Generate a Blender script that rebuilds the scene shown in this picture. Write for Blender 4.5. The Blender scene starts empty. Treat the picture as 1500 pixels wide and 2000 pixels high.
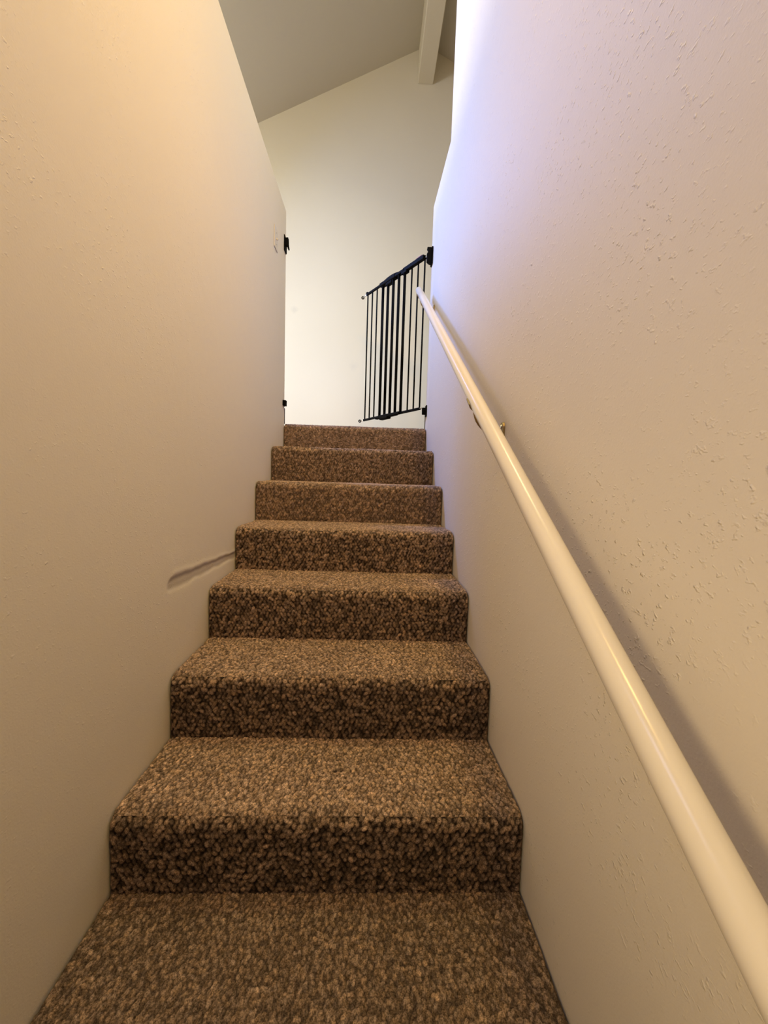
import bpy, bmesh, math
import numpy as np
from mathutils import Vector, Matrix

scene = bpy.context.scene
COL = scene.collection
rng = np.random.default_rng(7)

# ------------------------------------------------------------------ helpers
def link(o, parent=None):
    COL.objects.link(o)
    if parent is not None:
        o.parent = parent
    return o

def empty(name, loc=(0, 0, 0)):
    o = bpy.data.objects.new(name, None)
    o.location = loc
    o.empty_display_size = 0.05
    return link(o)

def tag(o, label=None, cat=None, group=None, kind=None):
    if label: o['label'] = label
    if cat: o['category'] = cat
    if group: o['group'] = group
    if kind: o['kind'] = kind
    return o

def obj(name, bm, mat, parent=None, smooth=False, org=(0, 0, 0)):
    me = bpy.data.meshes.new(name)
    bmesh.ops.recalc_face_normals(bm, faces=bm.faces)
    bm.to_mesh(me); bm.free()
    if smooth:
        for p in me.polygons: p.use_smooth = True
    me.materials.append(mat)
    o = bpy.data.objects.new(name, me)
    link(o, parent)
    o.location = org
    return o

def shift(bm, d):
    bmesh.ops.translate(bm, vec=Vector(d), verts=bm.verts)
    return bm

def box(bm, lo, hi, bevel=0.0, seg=2):
    vs = [bm.verts.new((x, y, z)) for x in (lo[0], hi[0]) for y in (lo[1], hi[1]) for z in (lo[2], hi[2])]
    idx = [(0, 1, 3, 2), (4, 6, 7, 5), (0, 4, 5, 1), (2, 3, 7, 6), (0, 2, 6, 4), (1, 5, 7, 3)]
    fs = [bm.faces.new([vs[i] for i in f]) for f in idx]
    if bevel:
        es = list({e for f in fs for e in f.edges})
        bmesh.ops.bevel(bm, geom=es, offset=bevel, segments=seg, profile=.5, affect='EDGES')
    return bm

def obox(bm, c, ax, ay, size, bevel=0.0, seg=2):
    """oriented box: centre c, unit axes ax, ay, full size"""
    ax = Vector(ax).normalized(); ay = Vector(ay).normalized(); az = ax.cross(ay).normalized()
    t = bmesh.new()
    h = [s / 2 for s in size]
    box(t, [-v for v in h], h, bevel, seg)
    M = Matrix((ax, ay, az)).transposed().to_4x4(); M.translation = Vector(c)
    bmesh.ops.transform(t, matrix=M, verts=t.verts)
    merge(bm, t)
    return bm

def merge(bm, t):
    mp = {}
    for v in t.verts: mp[v] = bm.verts.new(v.co)
    for f in t.faces:
        try: bm.faces.new([mp[v] for v in f.verts])
        except ValueError: pass
    t.free()

def tube(bm, pts, rad, seg=16, caps=True):
    pts = [Vector(p) for p in pts]
    n = len(pts)
    rads = rad if isinstance(rad, (list, tuple)) else [rad] * n
    rings = []
    ref = None
    for i, p in enumerate(pts):
        d = (pts[min(i + 1, n - 1)] - pts[max(i - 1, 0)]).normalized()
        if ref is None:
            ref = Vector((0, 0, 1)) if abs(d.z) < .9 else Vector((1, 0, 0))
        a = (ref - d * ref.dot(d)).normalized(); b = d.cross(a); ref = a
        rings.append([bm.verts.new(p + (a * math.cos(t) + b * math.sin(t)) * rads[i])
                      for t in [2 * math.pi * k / seg for k in range(seg)]])
    for r0, r1 in zip(rings, rings[1:]):
        for k in range(seg):
            bm.faces.new((r0[k], r0[(k + 1) % seg], r1[(k + 1) % seg], r1[k]))
    if caps:
        bm.faces.new(rings[0]); bm.faces.new(rings[-1])
    return bm

def torus(bm, c, axis, R, r, seg=20, tseg=10):
    axis = Vector(axis).normalized()
    a = axis.orthogonal().normalized(); b = axis.cross(a)
    rings = []
    for i in range(seg):
        t = 2 * math.pi * i / seg
        d = a * math.cos(t) + b * math.sin(t)
        rings.append([bm.verts.new(Vector(c) + d * (R + r * math.cos(u)) + axis * r * math.sin(u))
                      for u in [2 * math.pi * k / tseg for k in range(tseg)]])
    for i in range(seg):
        r0, r1 = rings[i], rings[(i + 1) % seg]
        for k in range(tseg):
            bm.faces.new((r0[k], r0[(k + 1) % tseg], r1[(k + 1) % tseg], r1[k]))
    return bm

def prism(bm, pts, y0, y1, bevel=0.0):
    """xz polygon extruded along y"""
    t = bmesh.new()
    a = [t.verts.new((x, y0, z)) for x, z in pts]; b = [t.verts.new((x, y1, z)) for x, z in pts]
    t.faces.new(a); t.faces.new(b[::-1])
    n = len(pts)
    for i in range(n):
        t.faces.new((a[i], a[(i + 1) % n], b[(i + 1) % n], b[i]))
    if bevel:
        bmesh.ops.bevel(t, geom=list(t.edges), offset=bevel, segments=1, affect='EDGES')
    merge(bm, t)
    return bm

# ------------------------------------------------------------------ materials
def new_mat(name):
    m = bpy.data.materials.new(name); m.use_nodes = True
    nt = m.node_tree
    return m, nt, nt.nodes['Principled BSDF']

def node(nt, t, **kw):
    n = nt.nodes.new(t)
    for k, v in kw.items(): setattr(n, k, v)
    return n

def simple(name, col, rough=.5, metal=0.0, noise=0.0):
    m, nt, b = new_mat(name)
    b.inputs['Base Color'].default_value = (*col, 1)
    b.inputs['Roughness'].default_value = rough
    b.inputs['Metallic'].default_value = metal
    if max(col) < .02: b.inputs['Specular IOR Level'].default_value = .06
    if noise:
        tc = node(nt, 'ShaderNodeTexCoord'); nz = node(nt, 'ShaderNodeTexNoise')
        nz.inputs['Scale'].default_value = 60
        bp = node(nt, 'ShaderNodeBump'); bp.inputs['Strength'].default_value = noise; bp.inputs['Distance'].default_value = .002
        nt.links.new(tc.outputs['Object'], nz.inputs['Vector'])
        nt.links.new(nz.outputs['Fac'], bp.inputs['Height'])
        nt.links.new(bp.outputs['Normal'], b.inputs['Normal'])
    return m

def wall_mat(name, col, spat=1.0, smudges=()):
    """painted drywall: fine roller grain + sparse knock-down spatter"""
    m, nt, b = new_mat(name); L = nt.links.new
    b.inputs['Roughness'].default_value = .62
    b.inputs['Specular IOR Level'].default_value = .065
    tc = node(nt, 'ShaderNodeTexCoord')
    # fine grain
    n1 = node(nt, 'ShaderNodeTexNoise'); n1.inputs['Scale'].default_value = 260; n1.inputs['Detail'].default_value = 2
    # spatter: thresholded, stretched noise, present only in patches
    mp = node(nt, 'ShaderNodeMapping'); mp.inputs['Rotation'].default_value = (math.radians(38), 0, 0); mp.inputs['Scale'].default_value = (1, 1.0, 1.25)
    n2 = node(nt, 'ShaderNodeTexNoise'); n2.inputs['Scale'].default_value = 88; n2.inputs['Detail'].default_value = 2; n2.inputs['Roughness'].default_value = .62
    n3 = node(nt, 'ShaderNodeTexNoise'); n3.inputs['Scale'].default_value = 3.4; n3.inputs['Detail'].default_value = 2
    r2 = node(nt, 'ShaderNodeMapRange'); r2.interpolation_type = 'SMOOTHSTEP'; r2.inputs[1].default_value = .575; r2.inputs[2].default_value = .80
    r3 = node(nt, 'ShaderNodeMapRange'); r3.inputs[1].default_value = .36; r3.inputs[2].default_value = .66
    mul = node(nt, 'ShaderNodeMath', operation='MULTIPLY')
    ms = node(nt, 'ShaderNodeMath', operation='MULTIPLY'); ms.inputs[1].default_value = 1.0 * spat
    mg = node(nt, 'ShaderNodeMath', operation='MULTIPLY'); mg.inputs[1].default_value = .24
    n4 = node(nt, 'ShaderNodeTexNoise'); n4.inputs['Scale'].default_value = 14; n4.inputs['Detail'].default_value = 2
    m4 = node(nt, 'ShaderNodeMath', operation='MULTIPLY'); m4.inputs[1].default_value = .8
    add = node(nt, 'ShaderNodeMath', operation='ADD'); add2 = node(nt, 'ShaderNodeMath', operation='ADD')
    bp = node(nt, 'ShaderNodeBump'); bp.inputs['Strength'].default_value = .7; bp.inputs['Distance'].default_value = .0019
    for n in (n1, n3, n4): L(tc.outputs['Object'], n.inputs['Vector'])
    L(tc.outputs['Object'], mp.inputs['Vector']); L(mp.outputs['Vector'], n2.inputs['Vector'])
    L(n2.outputs['Fac'], r2.inputs[0]); L(n3.outputs['Fac'], r3.inputs[0])
    L(r2.outputs[0], mul.inputs[0]); L(r3.outputs[0], mul.inputs[1]); L(mul.outputs[0], ms.inputs[0])
    L(n1.outputs['Fac'], mg.inputs[0]); L(n4.outputs['Fac'], m4.inputs[0])
    L(ms.outputs[0], add.inputs[0]); L(mg.outputs[0], add.inputs[1])
    L(add.outputs[0], add2.inputs[0]); L(m4.outputs[0], add2.inputs[1])
    L(add2.outputs[0], bp.inputs['Height']); L(bp.outputs['Normal'], b.inputs['Normal'])
    # very soft colour drift
    mx = node(nt, 'ShaderNodeMix', data_type='RGBA')
    mx.inputs[6].default_value = (*[c * .965 for c in col], 1); mx.inputs[7].default_value = (*[min(1, c * 1.03) for c in col], 1)
    n5 = node(nt, 'ShaderNodeTexNoise'); n5.inputs['Scale'].default_value = 1.7
    L(tc.outputs['Object'], n5.inputs['Vector']); L(n5.outputs['Fac'], mx.inputs[0])
    last = mx.outputs[2]
    for (c, rad, tint) in smudges:          # scuffs / filler spots on the paint itself
        vd = node(nt, 'ShaderNodeVectorMath', operation='DISTANCE'); vd.inputs[1].default_value = c
        nd = node(nt, 'ShaderNodeTexNoise'); nd.inputs['Scale'].default_value = 30
        ad = node(nt, 'ShaderNodeMath', operation='MULTIPLY_ADD'); ad.inputs[1].default_value = rad * .9
        mr = node(nt, 'ShaderNodeMapRange'); mr.inputs[1].default_value = rad * 1.3; mr.inputs[2].default_value = rad * .6
        mr.inputs[3].default_value = 0; mr.inputs[4].default_value = .30
        mm = node(nt, 'ShaderNodeMix', data_type='RGBA'); mm.inputs[7].default_value = (*tint, 1)
        L(tc.outputs['Object'], vd.inputs[0]); L(tc.outputs['Object'], nd.inputs['Vector'])
        L(nd.outputs['Fac'], ad.inputs[0]); L(vd.outputs['Value'], ad.inputs[2]); L(ad.outputs[0], mr.inputs[0])
        L(mr.outputs[0], mm.inputs[0]); L(last, mm.inputs[6]); last = mm.outputs[2]
    L(last, b.inputs['Base Color'])
    return m

def carpet_mat():
    m, nt, b = new_mat('berber_carpet'); L = nt.links.new
    b.inputs['Roughness'].default_value = .95
    b.inputs['Specular IOR Level'].default_value = .08
    at = node(nt, 'ShaderNodeAttribute', attribute_name='yarn')
    tc = node(nt, 'ShaderNodeTexCoord')
    nz = node(nt, 'ShaderNodeTexNoise'); nz.inputs['Scale'].default_value = 380; nz.inputs['Detail'].default_value = 4
    mr = node(nt, 'ShaderNodeMapRange'); mr.inputs[1].default_value = .36; mr.inputs[2].default_value = .66; mr.inputs[3].default_value = .48; mr.inputs[4].default_value = 1.58
    n2 = node(nt, 'ShaderNodeTexNoise'); n2.inputs['Scale'].default_value = 5; n2.inputs['Detail'].default_value = 3
    m2 = node(nt, 'ShaderNodeMapRange'); m2.inputs[1].default_value = .3; m2.inputs[2].default_value = .7; m2.inputs[3].default_value = .9; m2.inputs[4].default_value = 1.1
    mu = node(nt, 'ShaderNodeMath', operation='MULTIPLY')
    sc = node(nt, 'ShaderNodeVectorMath', operation='SCALE')
    bp = node(nt, 'ShaderNodeBump'); bp.inputs['Strength'].default_value = .35; bp.inputs['Distance'].default_value = .0015
    L(tc.outputs['Object'], nz.inputs['Vector']); L(nz.outputs['Fac'], mr.inputs[0])
    L(tc.outputs['Object'], n2.inputs['Vector']); L(n2.outputs['Fac'], m2.inputs[0])
    L(mr.outputs[0], mu.inputs[0]); L(m2.outputs[0], mu.inputs[1])
    L(at.outputs['Color'], sc.inputs[0]); L(mu.outputs[0], sc.inputs['Scale'])
    L(sc.outputs[0], b.inputs['Base Color'])
    L(nz.outputs['Fac'], bp.inputs['Height']); L(bp.outputs['Normal'], b.inputs['Normal'])
    return m

PAINT = (.77, .705, .59)
M_WL = wall_mat('left_wall_paint', PAINT, .7, smudges=(((0, 1.185, -.256), .075, (.80, .75, .66)),))
M_WR = wall_mat('right_wall_paint', (.79, .735, .65), 1.7)
M_WB = wall_mat('back_wall_paint', (.75, .70, .575), .15, smudges=(((-.184, 3.9, 1.515), .05, (.52, .50, .44)), ((.372, 3.9, 1.03), .06, (.60, .58, .52))))
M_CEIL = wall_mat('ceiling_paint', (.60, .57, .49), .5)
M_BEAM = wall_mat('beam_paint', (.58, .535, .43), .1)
M_CARPET = carpet_mat()
M_BLACK = simple('black_powder_coat', (.003, .003, .003), .7)
M_PLASTIC = simple('black_plastic', (.003, .003, .003), .7, noise=.1)
M_STEEL = simple('zinc_steel', (.75, .74, .72), .3, 1.0)
M_BRASS = simple('brass', (.30, .215, .10), .4, 1.0, .1)
M_RAIL = simple('gloss_cream_paint', (.80, .745, .66), .22, 0, .06)
M_SWITCH = simple('ivory_plastic', (.68, .62, .53), .45)
M_DARKWOOD = simple('dark_stained_wood', (.035, .022, .016), .5, 0, .2)

# ------------------------------------------------------------------ layout (metres; camera eye at z = 0)
SK = -.019                                   # the right wall leans in a touch
XR = lambda y: .95 + SK * (y - 1)
YS = [0.0, .2833, .5667, .857, 1.139, 1.424, 1.706, 2.004, 2.314, 2.633]     # riser planes
ZS = [-1.518, -1.333, -1.148, -.963, -.778, -.593, -.409, -.230, -.039, .157, .322]
Z_LAND = ZS[-1]; Z_LOW = ZS[0]
Y_BACK = 3.9
Y_LEND, Y_REND = 2.655, 2.70                 # where the two stair walls stop
Z_LTOP, Z_RTOP = 1.612, 1.712

# ------------------------------------------------------------------ carpeted stairs
def hash2(a, b, k):
    v = np.sin(a * 127.1 + b * 311.7 + k * 74.7) * 43758.5453
    return v - np.floor(v)

def loops(U, S, w, h, amp, jit, seed):
    """height + random id of staggered carpet loops at surface coords U (across), S (along)"""
    r0 = np.floor(S / h); best = np.zeros_like(U); ida = np.zeros_like(U); idb = np.zeros_like(U)
    for dr in (-1, 0, 1):
        r = r0 + dr
        off = np.where(np.mod(r, 2) > .5, .5 * w, 0)
        c0 = np.floor((U - off) / w)
        for dc in (-1, 0, 1):
            c = c0 + dc
            j1 = hash2(r, c, seed) - .5; j2 = hash2(r, c, seed + 1) - .5; j3 = hash2(r, c, seed + 2)
            du = (U - off - (c + .5) * w - j1 * jit * w) / (.56 * w * (.85 + .3 * j3))
            ds = (S - (r + .5) * h - j2 * jit * h) / (.70 * h * (.85 + .3 * hash2(r, c, seed + 3)))
            th = (hash2(r, c, seed + 4) - .5) * 2.2; ct, sn = np.cos(th), np.sin(th)
            q = 1 - ((du * ct + ds * sn) * 1.22) ** 2 - ((ds * ct - du * sn) * .86) ** 2
            hh = np.sqrt(np.clip(q, 0, 1)) * amp * (.45 + .75 * j3)
            m = hh > best
            best = np.where(m, hh, best); ida = np.where(m, r, ida); idb = np.where(m, c, idb)
    return best, ida, idb

def carpet_patch(name, prof, w, h, amp, jit, seed, dx, parent, extra=None, base=(.185, .122, .086), s0=0.0, base2=None):
    """prof: (n,4) array of y, z, ny, nz down the profile"""
    prof = np.array(prof); n = len(prof)
    s = s0 + np.concatenate([[0], np.cumsum(np.hypot(np.diff(prof[:, 0]), np.diff(prof[:, 1])))])
    xr = .95 + SK * (prof[:, 0] - 1)
    nx = int(.95 / dx) + 1
    t = np.linspace(0, 1, nx)
    X = np.outer(xr - .005, t) + .0025
    S = np.repeat(s[:, None], nx, 1)
    # rows wander a little
    Sw = S + .0025 * np.sin(X * 9 + seed) + .0015 * np.sin(X * 23 + 2 * seed)
    Uw = X + .002 * np.sin(S * 31 + seed)
    H, a, b = loops(Uw, Sw, w, h, amp, jit, seed)
    rv = hash2(a, b, seed + 7); rv2 = hash2(a, b, seed + 9); rv3 = hash2(a, b, seed + 11)
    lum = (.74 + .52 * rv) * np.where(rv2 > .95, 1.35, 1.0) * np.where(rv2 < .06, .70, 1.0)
    lum *= (.10 + 1.08 * np.clip(H / (amp * .88), 0, 1) ** 1.9) if amp > .0037 else (.27 + .86 * np.clip(H / (amp * .88), 0, 1) ** 1.6)  # darker backing between loops, with gap shade also painted into the colour
    B = np.array(base)[None, None] * np.ones(lum.shape + (1,))
    if base2 is not None:                    # shaded riser tone blends into lit tread tone over the nosing
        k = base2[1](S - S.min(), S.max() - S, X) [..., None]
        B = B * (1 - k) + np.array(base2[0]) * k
    colr = np.stack([B[..., 0] * lum * (.96 + .08 * rv3), B[..., 1] * lum, B[..., 2] * lum * (1.08 - .16 * rv3), np.ones_like(lum)], -1)
    edge = np.minimum(X - .0025, (xr[:, None] - .0025 - X))
    H = H - .010 * np.clip(1 - edge / .007, 0, 1) ** 2 + .0012 * np.sin(X * 14 + seed * 3) * np.sin(S * 20)
    if extra: H, colr = extra(X, prof, S, H, colr)
    H = H - amp * .6
    Y = prof[:, 0][:, None] + prof[:, 2][:, None] * H
    Z = prof[:, 1][:, None] + prof[:, 3][:, None] * H
    V = np.stack([X, Y, Z], -1).reshape(-1, 3).astype(np.float32)
    i = (np.arange(n - 1)[:, None] * nx + np.arange(nx - 1)[None]).ravel()
    F = np.stack([i, i + 1, i + 1 + nx, i + nx], -1).astype(np.int32)
    me = bpy.data.meshes.new(name)
    me.vertices.add(len(V)); me.vertices.foreach_set('co', V.ravel())
    me.loops.add(F.size); me.loops.foreach_set('vertex_index', F.ravel())
    me.polygons.add(len(F)); me.polygons.foreach_set('loop_start', np.arange(0, F.size, 4, dtype=np.int32))
    me.polygons.foreach_set('use_smooth', np.ones(len(F), dtype=bool))
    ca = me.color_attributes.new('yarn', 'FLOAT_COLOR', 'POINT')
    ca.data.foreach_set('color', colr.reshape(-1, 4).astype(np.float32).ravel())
    me.update(calc_edges=True); me.validate()
    me.materials.append(M_CARPET)
    o = bpy.data.objects.new(name, me)
    link(o, parent)
    return o, s[-1]

def seg_line(p, q, nrm, ds):
    k = max(2, int(math.hypot(q[0] - p[0], q[1] - p[1]) / ds) + 1)
    return [(p[0] + (q[0] - p[0]) * i / k, p[1] + (q[1] - p[1]) * i / k, *nrm) for i in range(k + 1)]

def seg_arc(c, R, a0, a1, ds):
    k = max(3, int(abs(a1 - a0) * R / ds) + 1)
    out = []
    for i in range(k + 1):
        a = a0 + (a1 - a0) * i / k
        out.append((c[0] - R * math.cos(a), c[1] + R * math.sin(a), -math.cos(a), math.sin(a)))
    return out

stairs = empty('carpeted_staircase')
tag(stairs, 'straight flight of stairs in brown looped wall to wall carpet between two plaster walls', 'staircase')

def wear(X, prof, S, H, colr):
    # small pulled / burnt spots in the first visible tread
    Yp = np.repeat(prof[:, 0][:, None], X.shape[1], 1)
    for cx, cy, rx, ry in ((.4955, 1.006, .007, .004), (.501, 1.008, .003, .006), (.5125, 1.007, .006, .004), (.5165, 1.012, .003, .007)):
        k = np.clip(1.25 - np.hypot((X - cx) / rx, (Yp - cy) / ry), 0, 1)
        H = H - .003 * k
        colr = colr * (1 - .85 * k[..., None]); colr[..., 3] = 1
    return H, colr

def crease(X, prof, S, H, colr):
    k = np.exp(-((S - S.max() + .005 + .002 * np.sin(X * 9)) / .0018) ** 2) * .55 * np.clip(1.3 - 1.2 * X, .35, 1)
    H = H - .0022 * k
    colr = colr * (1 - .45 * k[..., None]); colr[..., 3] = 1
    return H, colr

R = .034
for i in range(len(YS)):
    vis = i >= 2
    ds = .0021 if vis and i < 6 else (.0026 if vis else .006)
    dx = .0023 if vis and i < 6 else (.0028 if vis else .006)
    y0, zb, zt = YS[i], ZS[i], ZS[i + 1]
    y1 = YS[i + 1] if i + 1 < len(YS) else 2.76
    a_mid = math.radians(52)
    c = (y0 + R, zt - R)
    pr = seg_line((y0 - .002, zb - .004), (y0, zt - R), (-1, 0), ds)[:-1] + seg_arc(c, R, 0, a_mid, ds)
    top_step = i == len(YS) - 1
    sm = lambda v: np.clip(v, 0, 1) ** 2 * (3 - 2 * np.clip(v, 0, 1))
    wob = lambda X: .006 * np.sin(X * 17 + i) + .004 * np.sin(X * 41 + 2 * i)
    RB, TB = tuple(c * (1.18 if i >= 6 else 1.08 if i == 5 else .92) * (1.25 if top_step else 1) for c in (.172, .116, .082)), tuple(c * (.63 if i <= 2 else 1) for c in (.40, .278, .188))  # risers and lowest treads darkened: shade worked into the yarn colour
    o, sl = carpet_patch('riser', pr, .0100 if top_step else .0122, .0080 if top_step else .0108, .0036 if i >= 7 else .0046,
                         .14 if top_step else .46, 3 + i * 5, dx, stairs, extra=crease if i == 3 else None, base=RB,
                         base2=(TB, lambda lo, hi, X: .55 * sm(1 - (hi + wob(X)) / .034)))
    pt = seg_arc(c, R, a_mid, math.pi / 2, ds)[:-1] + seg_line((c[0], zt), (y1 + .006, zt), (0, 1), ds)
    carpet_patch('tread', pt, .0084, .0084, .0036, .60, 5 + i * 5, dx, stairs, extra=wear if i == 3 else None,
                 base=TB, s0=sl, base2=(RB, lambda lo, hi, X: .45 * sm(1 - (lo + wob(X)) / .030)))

# lower hall floor and landing floor
bm = bmesh.new(); box(bm, (-.5, -2.2, Z_LOW - .12), (1.4, 2.80, Z_LOW - .002))
me_floor = obj('floor', bm, M_CARPET); tag(me_floor, kind='structure')
bm = bmesh.new(); box(bm, (-3.6, 2.735, Z_LAND - .15), (2.0, Y_BACK, Z_LAND - .004))
me_land = obj('floor_landing', bm, M_CARPET); tag(me_land, kind='structure')
for o in (me_floor, me_land):
    ca = o.data.color_attributes.new('yarn', 'FLOAT_COLOR', 'POINT')
    ca.data.foreach_set('color', np.tile(np.array([.30, .19, .105, 1], dtype=np.float32), len(o.data.vertices)))

# ------------------------------------------------------------------ walls
def wall_left():
    # face toward the stairs as a grid that is fine where the plaster is gouged
    ys = np.unique(np.concatenate([np.linspace(-2.2, 1.0, 20), np.arange(1.0, 1.80, .004), np.linspace(1.80, Y_LEND, 14)]).round(5))
    zs = np.unique(np.concatenate([np.linspace(Z_LOW - .1, -.46, 14), np.arange(-.46, -.16, .0035), np.linspace(-.16, Z_LTOP, 24)]).round(5))
    Yg, Zg = np.meshgrid(ys, zs, indexing='ij')
    t = np.clip((Yg - 1.152) / (1.70 - 1.152), 0, 1)
    top = -.305 + (-.334 + .305) * t + .0015 * np.sin(Yg * 37) + .0008 * np.sin(Yg * 91)
    bot = -.352 + (-.362 + .352) * t + .002 * np.sin(Yg * 43 + 1) + .001 * np.sin(Yg * 77)
    f = (Zg - bot) / (top - bot)
    inside = 1 / (1 + np.exp(-(f - .1) * 10)) * 1 / (1 + np.exp((f - .93) * 26))
    along = 1 / (1 + np.exp(-(Yg - 1.158 - .012 * np.sin(Zg * 80)) / .004)) * 1 / (1 + np.exp((Yg - 1.72) / .01))
    ridge = np.exp(-((f - .42) / .16) ** 2) * .45
    depth = .0056 * inside * along * (np.clip(1.05 - .75 * f, .25, 1) - .3 * ridge)
    lip = .0012 * np.exp(-((f - 1.14) / .18) ** 2) * along
    patch = .0012 * np.exp(-(((Yg - 1.185) / .05) ** 2 + ((Zg + .256) / .045) ** 2))
    Xg = -depth + lip + patch
    bm = bmesh.new(); lay = bm.verts.layers.float.new('gouge')
    V = [[bm.verts.new((Xg[a, b], ys[a], zs[b])) for b in range(len(zs))] for a in range(len(ys))]
    for a in range(len(ys) - 1):
        for b in range(len(zs) - 1):
            f_ = bm.faces.new((V[a][b], V[a + 1][b], V[a + 1][b + 1], V[a][b + 1]))
    th = -.12
    na, nb = len(ys), len(zs)
    nv = lambda v: bm.verts.new(v.co)
    q = [bm.verts.new((th, y, z)) for y, z in ((ys[0], zs[0]), (ys[-1], zs[0]), (ys[-1], zs[-1]), (ys[0], zs[-1]))]
    bm.faces.new([nv(V[a][0]) for a in range(na)][::-1] + [q[0], q[1]])
    bm.faces.new([nv(V[a][nb - 1]) for a in range(na)] + [q[2], q[3]])
    bm.faces.new([nv(V[0][b]) for b in range(nb)] + [q[3], q[0]])
    bm.faces.new([nv(V[na - 1][b]) for b in range(nb)][::-1] + [q[1], q[2]])
    bm.faces.new(q)
    for a in range(na):
        for b in range(nb): V[a][b][lay] = float(along[a, b] * inside[a, b] * (.45 + .55 * np.exp(-((f[a, b] - .82) / .16) ** 2) + .45 * np.exp(-((f[a, b] - .15) / .14) ** 2)))
    return bm

nt = M_WL.node_tree; pb = nt.nodes['Principled BSDF']       # bare board shows in the gouge
src = pb.inputs['Base Color'].links[0].from_socket
at = node(nt, 'ShaderNodeAttribute', attribute_name='gouge'); mxg = node(nt, 'ShaderNodeMix', data_type='RGBA')
mxg.inputs[7].default_value = (.42, .36, .295, 1)
nt.links.new(at.outputs['Fac'], mxg.inputs[0]); nt.links.new(src, mxg.inputs[6]); nt.links.new(mxg.outputs[2], pb.inputs['Base Color'])
wl = obj('wall_left', wall_left(), M_WL); tag(wl, kind='structure')
for p in wl.data.polygons:
    if len(p.vertices) == 4 and abs(p.normal.x) > .5 and p.center.x > -.05: p.use_smooth = True

def skewbox(bm, y0, y1, z0, z1, th=.14):
    vs = []
    for y in (y0, y1):
        for x in (XR(y), XR(y) + th):
            for z in (z0, z1): vs.append(bm.verts.new((x, y, z)))
    for f in ((0, 1, 3, 2), (4, 6, 7, 5), (0, 4, 5, 1), (2, 3, 7, 6), (0, 2, 6, 4), (1, 5, 7, 3)):
        bm.faces.new([vs[i] for i in f])

# right wall: full height, then a lower stretch beside the top steps (one L-shaped slab)
bm = bmesh.new()
poly = [(-2.2, Z_LOW - .1), (Y_REND, Z_LOW - .1), (Y_REND, Z_RTOP), (2.19, Z_RTOP), (2.19, 3.74), (-2.2, 3.74)]
a = [bm.verts.new((XR(y), y, z)) for y, z in poly]; b = [bm.verts.new((XR(y) + .10, y, z)) for y, z in poly]
bm.faces.new(a); bm.faces.new(b[::-1])
for i in range(6): bm.faces.new((a[i], a[(i + 1) % 6], b[(i + 1) % 6], b[i]))
obj('wall_right', bm, M_WR)
tag(bpy.data.objects['wall_right'], kind='structure')

bm = bmesh.new()
XRIDGE, ZRIDGE, SL = .954, 3.812, .485
ceil_z = lambda x: ZRIDGE - SL * abs(x - XRIDGE)
# gable end wall
pts = [(-3.7, Z_LAND - .15), (2.2, Z_LAND - .15), (2.2, ceil_z(2.2) + .05), (XRIDGE, ZRIDGE + .05), (-3.7, ceil_z(-3.7) + .05)]
prism(bm, pts, Y_BACK, Y_BACK + .12)
obj('wall_back', bm, M_WB); tag(bpy.data.objects['wall_back'], kind='structure')
# vaulted ceiling
bm = bmesh.new()
T = .12
pts = [(-3.7, ceil_z(-3.7)), (XRIDGE, ZRIDGE), (2.2, ceil_z(2.2)), (2.2, ceil_z(2.2) + T), (XRIDGE, ZRIDGE + T), (-3.7, ceil_z(-3.7) + T)]
prism(bm, pts, -2.2, Y_BACK)
obj('ceiling', bm, M_CEIL); tag(bpy.data.objects['ceiling'], kind='structure')
# wall closing the space under the stairs
bm = bmesh.new(); box(bm, (-.12, 2.745, Z_LOW - .1), (1.05, 2.80, Z_LAND - .15))
obj('wall_under_stairs', bm, M_WB); tag(bpy.data.objects['wall_under_stairs'], kind='structure')
# ridge beam
bm = bmesh.new(); box(bm, (.885, 2.30, 3.499), (1.022, Y_BACK - .001, 3.80), .004, 1)
obj('trim_1', bm, M_BEAM); tag(bpy.data.objects['trim_1'], kind='structure')

# dark baseboards wrapped round the two wall ends on the landing
bm = bmesh.new(); box(bm, (-.118, Y_LEND, Z_LAND), (.0025, Y_LEND + .014, Z_LAND + .10), .002, 1)
obj('baseboard_left', bm, M_DARKWOOD); tag(bpy.data.objects['baseboard_left'], kind='structure')
bm = bmesh.new(); box(bm, (XR(Y_REND) - .004, Y_REND, Z_LAND), (XR(Y_REND) + .098, Y_REND + .014, Z_LAND + .08), .002, 1)
obj('baseboard_right', bm, M_DARKWOOD); tag(bpy.data.objects['baseboard_right'], kind='structure')

# ------------------------------------------------------------------ handrail
OFF, RR, SLOPE = .083, .0203, .6467
rail_z = lambda y: .119 + SLOPE * (y - 1)
rail_p = lambda y, d=0: Vector((XR(y) - OFF, y, rail_z(y) + d))
hr = empty('handrail', (0, 0, 0))
tag(hr, 'long round cream-painted handrail sloping up the right wall', 'handrail')
bm = bmesh.new()
pa, pb = rail_p(-.35), rail_p(2.635)
d = (pb - pa).normalized()
tube(bm, [pa, pa + d * .004, pa + d * .008] + [pa.lerp(pb, k / 12) for k in range(1, 12)] + [pb - d * .008, pb - d * .004, pb],
     [RR - .006, RR - .002, RR] + [RR] * 11 + [RR, RR - .002, RR - .006], 40)
rail = obj('rail', bm, M_RAIL, hr, True)
tag(rail, 'cream-painted round wooden rail')

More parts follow.
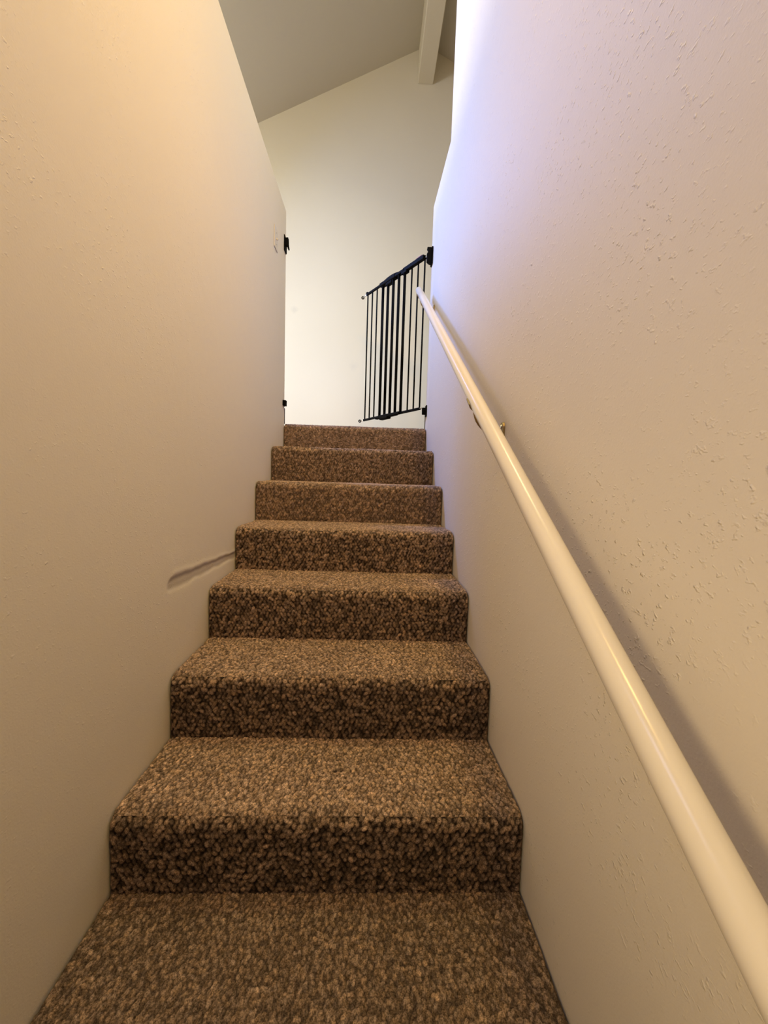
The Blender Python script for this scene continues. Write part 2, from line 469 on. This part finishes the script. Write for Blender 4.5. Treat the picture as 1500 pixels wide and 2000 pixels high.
def bracket(y):
    zt = rail_z(y)
    xw = XR(y)
    bm = bmesh.new()                                     # rounded wall rosette
    t = bmesh.new()
    zc = zt - .105
    prof = []
    n = 14
    for k in range(n): prof.append((.016 * math.cos(math.pi * k / (n - 1)), .032 + .016 * math.sin(math.pi * k / (n - 1))))
    for k in range(n): prof.append((.016 * math.cos(math.pi + math.pi * k / (n - 1)), -.032 + .016 * math.sin(math.pi + math.pi * k / (n - 1))))
    f0 = [t.verts.new((xw - .0005, y + u, zc + v)) for u, v in prof]; f1 = [t.verts.new((xw - .006, y + u * .9, zc + v * .95)) for u, v in prof]
    t.faces.new(f0); t.faces.new(f1[::-1])
    for k in range(len(prof)): t.faces.new((f0[k], f0[(k + 1) % len(prof)], f1[(k + 1) % len(prof)], f1[k]))
    merge(bm, t)
    plate = obj('bracket_plate', bm, M_BRASS, hr); tag(plate, 'brass wall bracket')
    for dz in (-.034, .034):
        bm = bmesh.new(); tube(bm, [(xw - .005, y, zc + dz), (xw - .0085, y, zc + dz)], [.006, .0045], 14)
        obj('screw', bm, M_STEEL, plate)
    bm = bmesh.new()                                     # curved arm
    cx = xw - OFF
    pts = []
    for k in range(11):
        a = k / 10 * math.pi / 2
        pts.append((xw - .006 - (OFF - .006) * math.sin(a), y, zc + .012 + (zt - RR - .004 - zc - .012) * (1 - math.cos(a))))
    tube(bm, pts, [.009 - .002 * k / 10 for k in range(11)], 12)
    obj('bracket_arm', bm, M_BRASS, plate, True)
    bm = bmesh.new()                                     # saddle strap hugging the underside
    up = Vector((0, -SLOPE, 1)).normalized()
    fw = Vector((0, 1, SLOPE)).normalized()
    sx = Vector((1, 0, 0))
    c = Vector((cx, y, zt))
    rows = []
    for s in (-.022, .022):
        for rr in (RR + .0003, RR + .0035):
            rows.append([bm.verts.new(c + fw * s + sx * rr * math.sin(a) - up * rr * math.cos(a))
                         for a in [math.radians(-82 + 164 * k / 14) for k in range(15)]])
    i0, o0, i1, o1 = rows
    for k in range(14):
        for A, B in ((i0, i1), (o0, o1), (i0, o0), (i1, o1)):
            bm.faces.new((A[k], A[k + 1], B[k + 1], B[k]))
    for k in (0, 14): bm.faces.new((i0[k], o0[k], o1[k], i1[k]))
    obj('saddle', bm, M_BRASS, plate)

bracket(1.165)
bracket(2.515)

# ------------------------------------------------------------------ folding safety gate, swung open over the landing
H0 = Vector((.868, 2.70, 0)); F0 = Vector((.507, 3.31, 0))
gd = (F0 - H0).normalized(); gl = (F0 - H0).length; gn = Vector((gd.y, -gd.x, 0)); gn = -gn if gn.y > 0 else gn   # gn faces the stairs
def G(t, z0, z1):                            # point on gate at fraction t from the hinge
    p = H0 + gd * gl * t
    return p, z0 + (z1 - z0) * t
ZT = lambda t: 1.406 + (1.423 - 1.406) * t
ZB = lambda t: .4574 + (.4516 - .4574) * t
P = lambda t, z, n=0.0: Vector((*(H0 + gd * gl * t + gn * n).xy, z))
gate = empty('safety_gate', (H0.x, H0.y, Z_LAND))
tag(gate, 'black metal baby gate with vertical bars standing open at the stair head', 'gate')
gate_org = Vector((H0.x, H0.y, Z_LAND))
def gobj(name, bm, mat, parent=gate, smooth=False):
    shift(bm, -gate_org)
    return obj(name, bm, mat, parent, smooth)
def rail_box(t0, t1, zf, dz, hgt, th, n):
    bm = bmesh.new()
    a, b = P(t0, zf(t0) + dz, n), P(t1, zf(t1) + dz, n)
    obox(bm, (a + b) / 2, b - a, gn, ((b - a).length, th, hgt), .003, 2)
    return bm
fr, bk = .009, -.009                         # the two sliding panels
gobj('top_rail', rail_box(.30, 1.012, ZT, 0, .017, .014, fr), M_BLACK)
gobj('top_rail', rail_box(-.012, .72, ZT, 0, .017, .014, bk), M_BLACK)
gobj('bottom_rail', rail_box(.30, 1.012, ZB, 0, .017, .014, fr), M_BLACK)
gobj('bottom_rail', rail_box(-.012, .72, ZB, 0, .017, .014, bk), M_BLACK)
for k in range(11):
    t = k * .0985
    if k <= 7:
        tt = t + (.008 if 3 <= k <= 7 else 0)
        bm = bmesh.new(); tube(bm, [P(tt, ZB(tt), bk), P(tt, ZT(tt), bk)], .0054, 12); gobj('bar', bm, M_BLACK, smooth=True)
    if k >= 3:
        tt = t - (.008 if 3 <= k <= 7 else 0)
        bm = bmesh.new(); tube(bm, [P(tt, ZB(tt), fr), P(tt, ZT(tt), fr)], .0054, 12); gobj('bar', bm, M_BLACK, smooth=True)
# latch housing with slide handle on the top rail
bm = bmesh.new()
a, b = P(.44, ZT(.44) + .001, 0), P(.73, ZT(.73) + .001, 0)
obox(bm, (a + b) / 2, b - a, gn, ((b - a).length, .040, .030), .008, 3)
latch = gobj('latch_housing', bm, M_PLASTIC)
bm = bmesh.new()
tA = [P(t, ZT(t) + .009 + .007 * math.sin(math.pi * (t - .40) / .30) ** .6 if .40 < t < .70 else ZT(t) + .010, 0) for t in [.40 + .03 * k for k in range(11)]]
tube(bm, tA, [.008, .010, .012, .013, .014, .014, .014, .013, .012, .010, .008], 14)
gobj('slide_handle', bm, M_PLASTIC, latch, True)
bm = bmesh.new()
a, b = P(.50, ZT(.5) - .020, 0), P(.62, ZT(.62) - .020, 0)
obox(bm, (a + b) / 2, b - a, gn, ((b - a).length, .032, .026), .010, 3)
gobj('release_button', bm, M_PLASTIC, latch)
# thicker sleeve toward the hinge
bm = rail_box(-.005, .315, ZT, .003, .026, .026, -.002)
sl = gobj('rail_sleeve', bm, M_PLASTIC)
bm = bmesh.new(); a, b = P(.02, ZT(.02) + .0175, .004), P(.10, ZT(.1) + .0175, .004)
obox(bm, (a + b) / 2, b - a, gn, ((b - a).length, .015, .004), .001, 1)
m_tag = simple('red_sticker', (.45, .20, .15), .5)
gobj('sticker', bm, m_tag, sl)
bm = rail_box(.25, .335, ZT, -.014, .020, .030, 0); gobj('rail_clip', bm, M_PLASTIC)
# clamp under the bottom rail
bm = bmesh.new()
for t0, t1, hh, th, dz in ((.36, .76, .020, .034, -.004), (.50, .66, .036, .040, -.008)):
    a, b = P(t0, ZB(t0) + dz, 0), P(t1, ZB(t1) + dz, 0)
    obox(bm, (a + b) / 2, b - a, gn, ((b - a).length, th, hh), .008, 3)
gobj('bottom_clamp', bm, M_PLASTIC)
# free-end pins with round knobs, hinge pins
for zf in (ZT, ZB):
    bm = bmesh.new(); tube(bm, [P(1.0, zf(1), fr), P(1.085, zf(1), fr)], .0045, 12)
    pin = gobj('latch_pin', bm, M_STEEL, smooth=True); tag(pin, 'bright steel pin at the free end')
    bm = bmesh.new(); torus(bm, P(1.10, zf(1), fr), (0, 1, 0), .0085, .0042); gobj('pin_knob', bm, M_PLASTIC, pin, True)
    bm = bmesh.new(); tube(bm, [P(-.005, zf(0), bk), P(-.026, zf(0) + .002, bk)], .0048, 12)
    hp = gobj('hinge_pin', bm, M_STEEL, smooth=True); tag(hp, 'bright steel hinge pin')
# small up-stand at the free end of the top rail
bm = bmesh.new(); obox(bm, P(1.0, ZT(1) + .008, fr), gd, gn, (.018, .016, .020), .003, 2); gobj('end_cap', bm, M_PLASTIC)

# wall hardware for the gate ------------------------------------------------
def hardware(name, plate_pts, y0, y1, label, cat, group, plate_span=None, extra=None):
    cx = sum(p[0] for p in plate_pts) / len(plate_pts); cz = min(p[1] for p in plate_pts)
    org = Vector((cx, (y0 + y1) / 2, cz))
    root = empty(name, org); tag(root, label, cat, group)
    bm = bmesh.new(); prism(bm, plate_pts, *(plate_span or (y0, y1)), .0015); shift(bm, -org)
    obj('back_plate', bm, M_PLASTIC, root)
    for nm, pts in (extra or []):
        bm = bmesh.new(); prism(bm, pts, y0, y1, .0015); shift(bm, -org)
        obj(nm, bm, M_PLASTIC, root)
    return root
GG = 'gate hardware on the stair walls'
hardware('gate_catch', [(.0005, 1.357), (.0005, 1.449), (.003, 1.449), (.0075, 1.441), (.0075, 1.362), (.004, 1.357)], 2.602, 2.628,
         'black plastic hook-shaped gate catch on the left wall edge, beside the light switch', 'gate catch', GG,
         (2.597, 2.652),
         [('hook', [(.0070, 1.384), (.0070, 1.432), (.0245, 1.434), (.0262, 1.395), (.0300, 1.376), (.0290, 1.369), (.0225, 1.369), (.0165, 1.390), (.012, 1.391)])])
hardware('gate_catch', [(.0005, .430), (.0005, .463), (.006, .465), (.006, .428)], 2.606, 2.636,
         'small square black gate catch low on the left wall edge, just above the landing', 'gate catch', GG,
         (2.60, 2.652),
         [('hook', [(.0055, .429), (.0055, .464), (.0205, .463), (.0200, .4285)])])
xr_ = XR(2.66)
hardware('gate_hinge_bracket', [(xr_ - .0005, 1.345), (xr_ - .0005, 1.446), (xr_ - .009, 1.446), (xr_ - .009, 1.348)], 2.648, 2.676,
         'black gate hinge bracket high on the right wall edge, above the handrail end', 'hinge bracket', GG,
         (2.640, 2.698),
         [('hinge_cup', [(xr_ - .0085, 1.347), (xr_ - .0085, 1.445), (xr_ - .036, 1.445), (xr_ - .037, 1.439), (xr_ - .0285, 1.431), (xr_ - .031, 1.412), (xr_ - .038, 1.408), (xr_ - .037, 1.362), (xr_ - .026, 1.355), (xr_ - .022, 1.350)])])
hardware('gate_hinge_bracket', [(xr_ - .0005, .400), (xr_ - .0005, .472), (xr_ - .007, .472), (xr_ - .007, .400)], 2.652, 2.680,
         'black gate hinge bracket low on the right wall edge, just above the landing', 'hinge bracket', GG,
         (2.642, 2.698),
         [('hinge_cup', [(xr_ - .0065, .414), (xr_ - .0065, .456), (xr_ - .030, .457), (xr_ - .029, .415)])])

# ------------------------------------------------------------------ light switch on the left wall
so = Vector((0, 2.388, 1.245))
sw = empty('light_switch', so); tag(sw, 'cream toggle light switch on the left wall near the stair head', 'light switch')
bm = bmesh.new(); box(bm, (.0003, 2.350, 1.247), (.0050, 2.426, 1.362), .0025, 2); shift(bm, -so)
obj('wall_plate', bm, M_SWITCH, sw)
bm = bmesh.new()
obox(bm, (.009, 2.388, 1.302), (1, 0, -.55), (0, 1, 0), (.016, .008, .009), .002, 2); shift(bm, -so)
obj('toggle', bm, M_SWITCH, sw)
for z in (1.274, 1.335):
    bm = bmesh.new(); tube(bm, [(.006, 2.388, z), (.0078, 2.388, z)], .0035, 12)
    shift(bm, -so); obj('screw', bm, M_SWITCH, sw)

# ------------------------------------------------------------------ light
def area(name, loc, target, size, power, col, size_y=None, spread=180):
    l = bpy.data.lights.new(name, 'AREA'); l.energy = power; l.color = col
    l.shape = 'RECTANGLE'; l.size = size; l.size_y = size_y or size; l.spread = math.radians(spread)
    o = bpy.data.objects.new(name, l); COL.objects.link(o); o.location = loc
    o.rotation_euler = (Vector(target) - Vector(loc)).to_track_quat('-Z', 'Y').to_euler()
    return o
def lamp(name, loc, target, size, rgb, size_y=None, spread=180):
    p = max(rgb); return area(name, loc, target, size, p, [c / p for c in rgb], size_y, spread)
lamp('living_room_light', (-3.2, 2.2, 1.45), (.6, 3.3, .9), 1.5, (120, 105, 73), 1.5)
lamp('back_wall_fill', (-2.2, 1.2, 1.1), (.2, 3.9, .8), .8, (9.2, 12.2, 17.0), .8, 78)  # added beam, placed and narrowed to brighten the lower back wall evenly
lamp('landing_lamp', (-.62, 3.35, 2.35), (.7, .6, -.5), .3, (6, 12, 36), .3, 126)
lamp('clerestory_light', (-.9, 2.3, 2.5), (.93, 1.9, .9), .7, (8, 13, 28), .5)
lamp('ridge_lamp', (.80, 1.9, 3.2), (0, 1.2, 1.2), .5, (17.5, 17, 8), .5)
lamp('stair_lamp', (.78, .05, 2.2), (.1, 1.7, .5), .25, (14.0, 8.7, 2.4), .25, 105)
lamp('lower_wall_fill', (.06, -.55, -.2), (.95, .75, -.1), .25, (3.1, 2.25, 1.15), .25, 100)  # added unseen light: fills the lower right wall, casts the rail shadow
lamp('right_wall_fill', (.05, .1, .9), (.95, .9, .2), .4, (.85, 1.15, 2.2), .4, 140)  # added unseen light from the left, fills the right wall

w = bpy.data.worlds.new('room_ambience'); scene.world = w; w.use_nodes = True
bg = w.node_tree.nodes['Background']; bg.inputs[0].default_value = (1.0, .77, .48, 1); bg.inputs[1].default_value = .375

# ------------------------------------------------------------------ camera
cam_d = bpy.data.cameras.new('camera'); cam = bpy.data.objects.new('camera', cam_d); COL.objects.link(cam)
FPX = 787.08
cam_d.sensor_fit = 'VERTICAL'; cam_d.sensor_height = 24.0; cam_d.lens = FPX / 2000 * 24.0
cam_d.clip_start = .01
pit, yaw, roll = -.0864, .0338, .0314
r0 = Vector((math.cos(yaw), -math.sin(yaw), 0)); f0 = Vector((math.sin(yaw), math.cos(yaw), 0)); u0 = Vector((0, 0, 1))
fw = f0 * math.cos(pit) + u0 * math.sin(pit); up = u0 * math.cos(pit) - f0 * math.sin(pit)
rx = r0 * math.cos(roll) + up * math.sin(roll); uy = up * math.cos(roll) - r0 * math.sin(roll)
M = Matrix((rx, uy, -fw)).transposed().to_4x4(); M.translation = Vector((.5717, 0, 0))
cam.matrix_world = M
scene.camera = cam

scene.view_settings.view_transform = 'Standard'
scene.view_settings.look = 'None'
scene.view_settings.exposure = 0.0
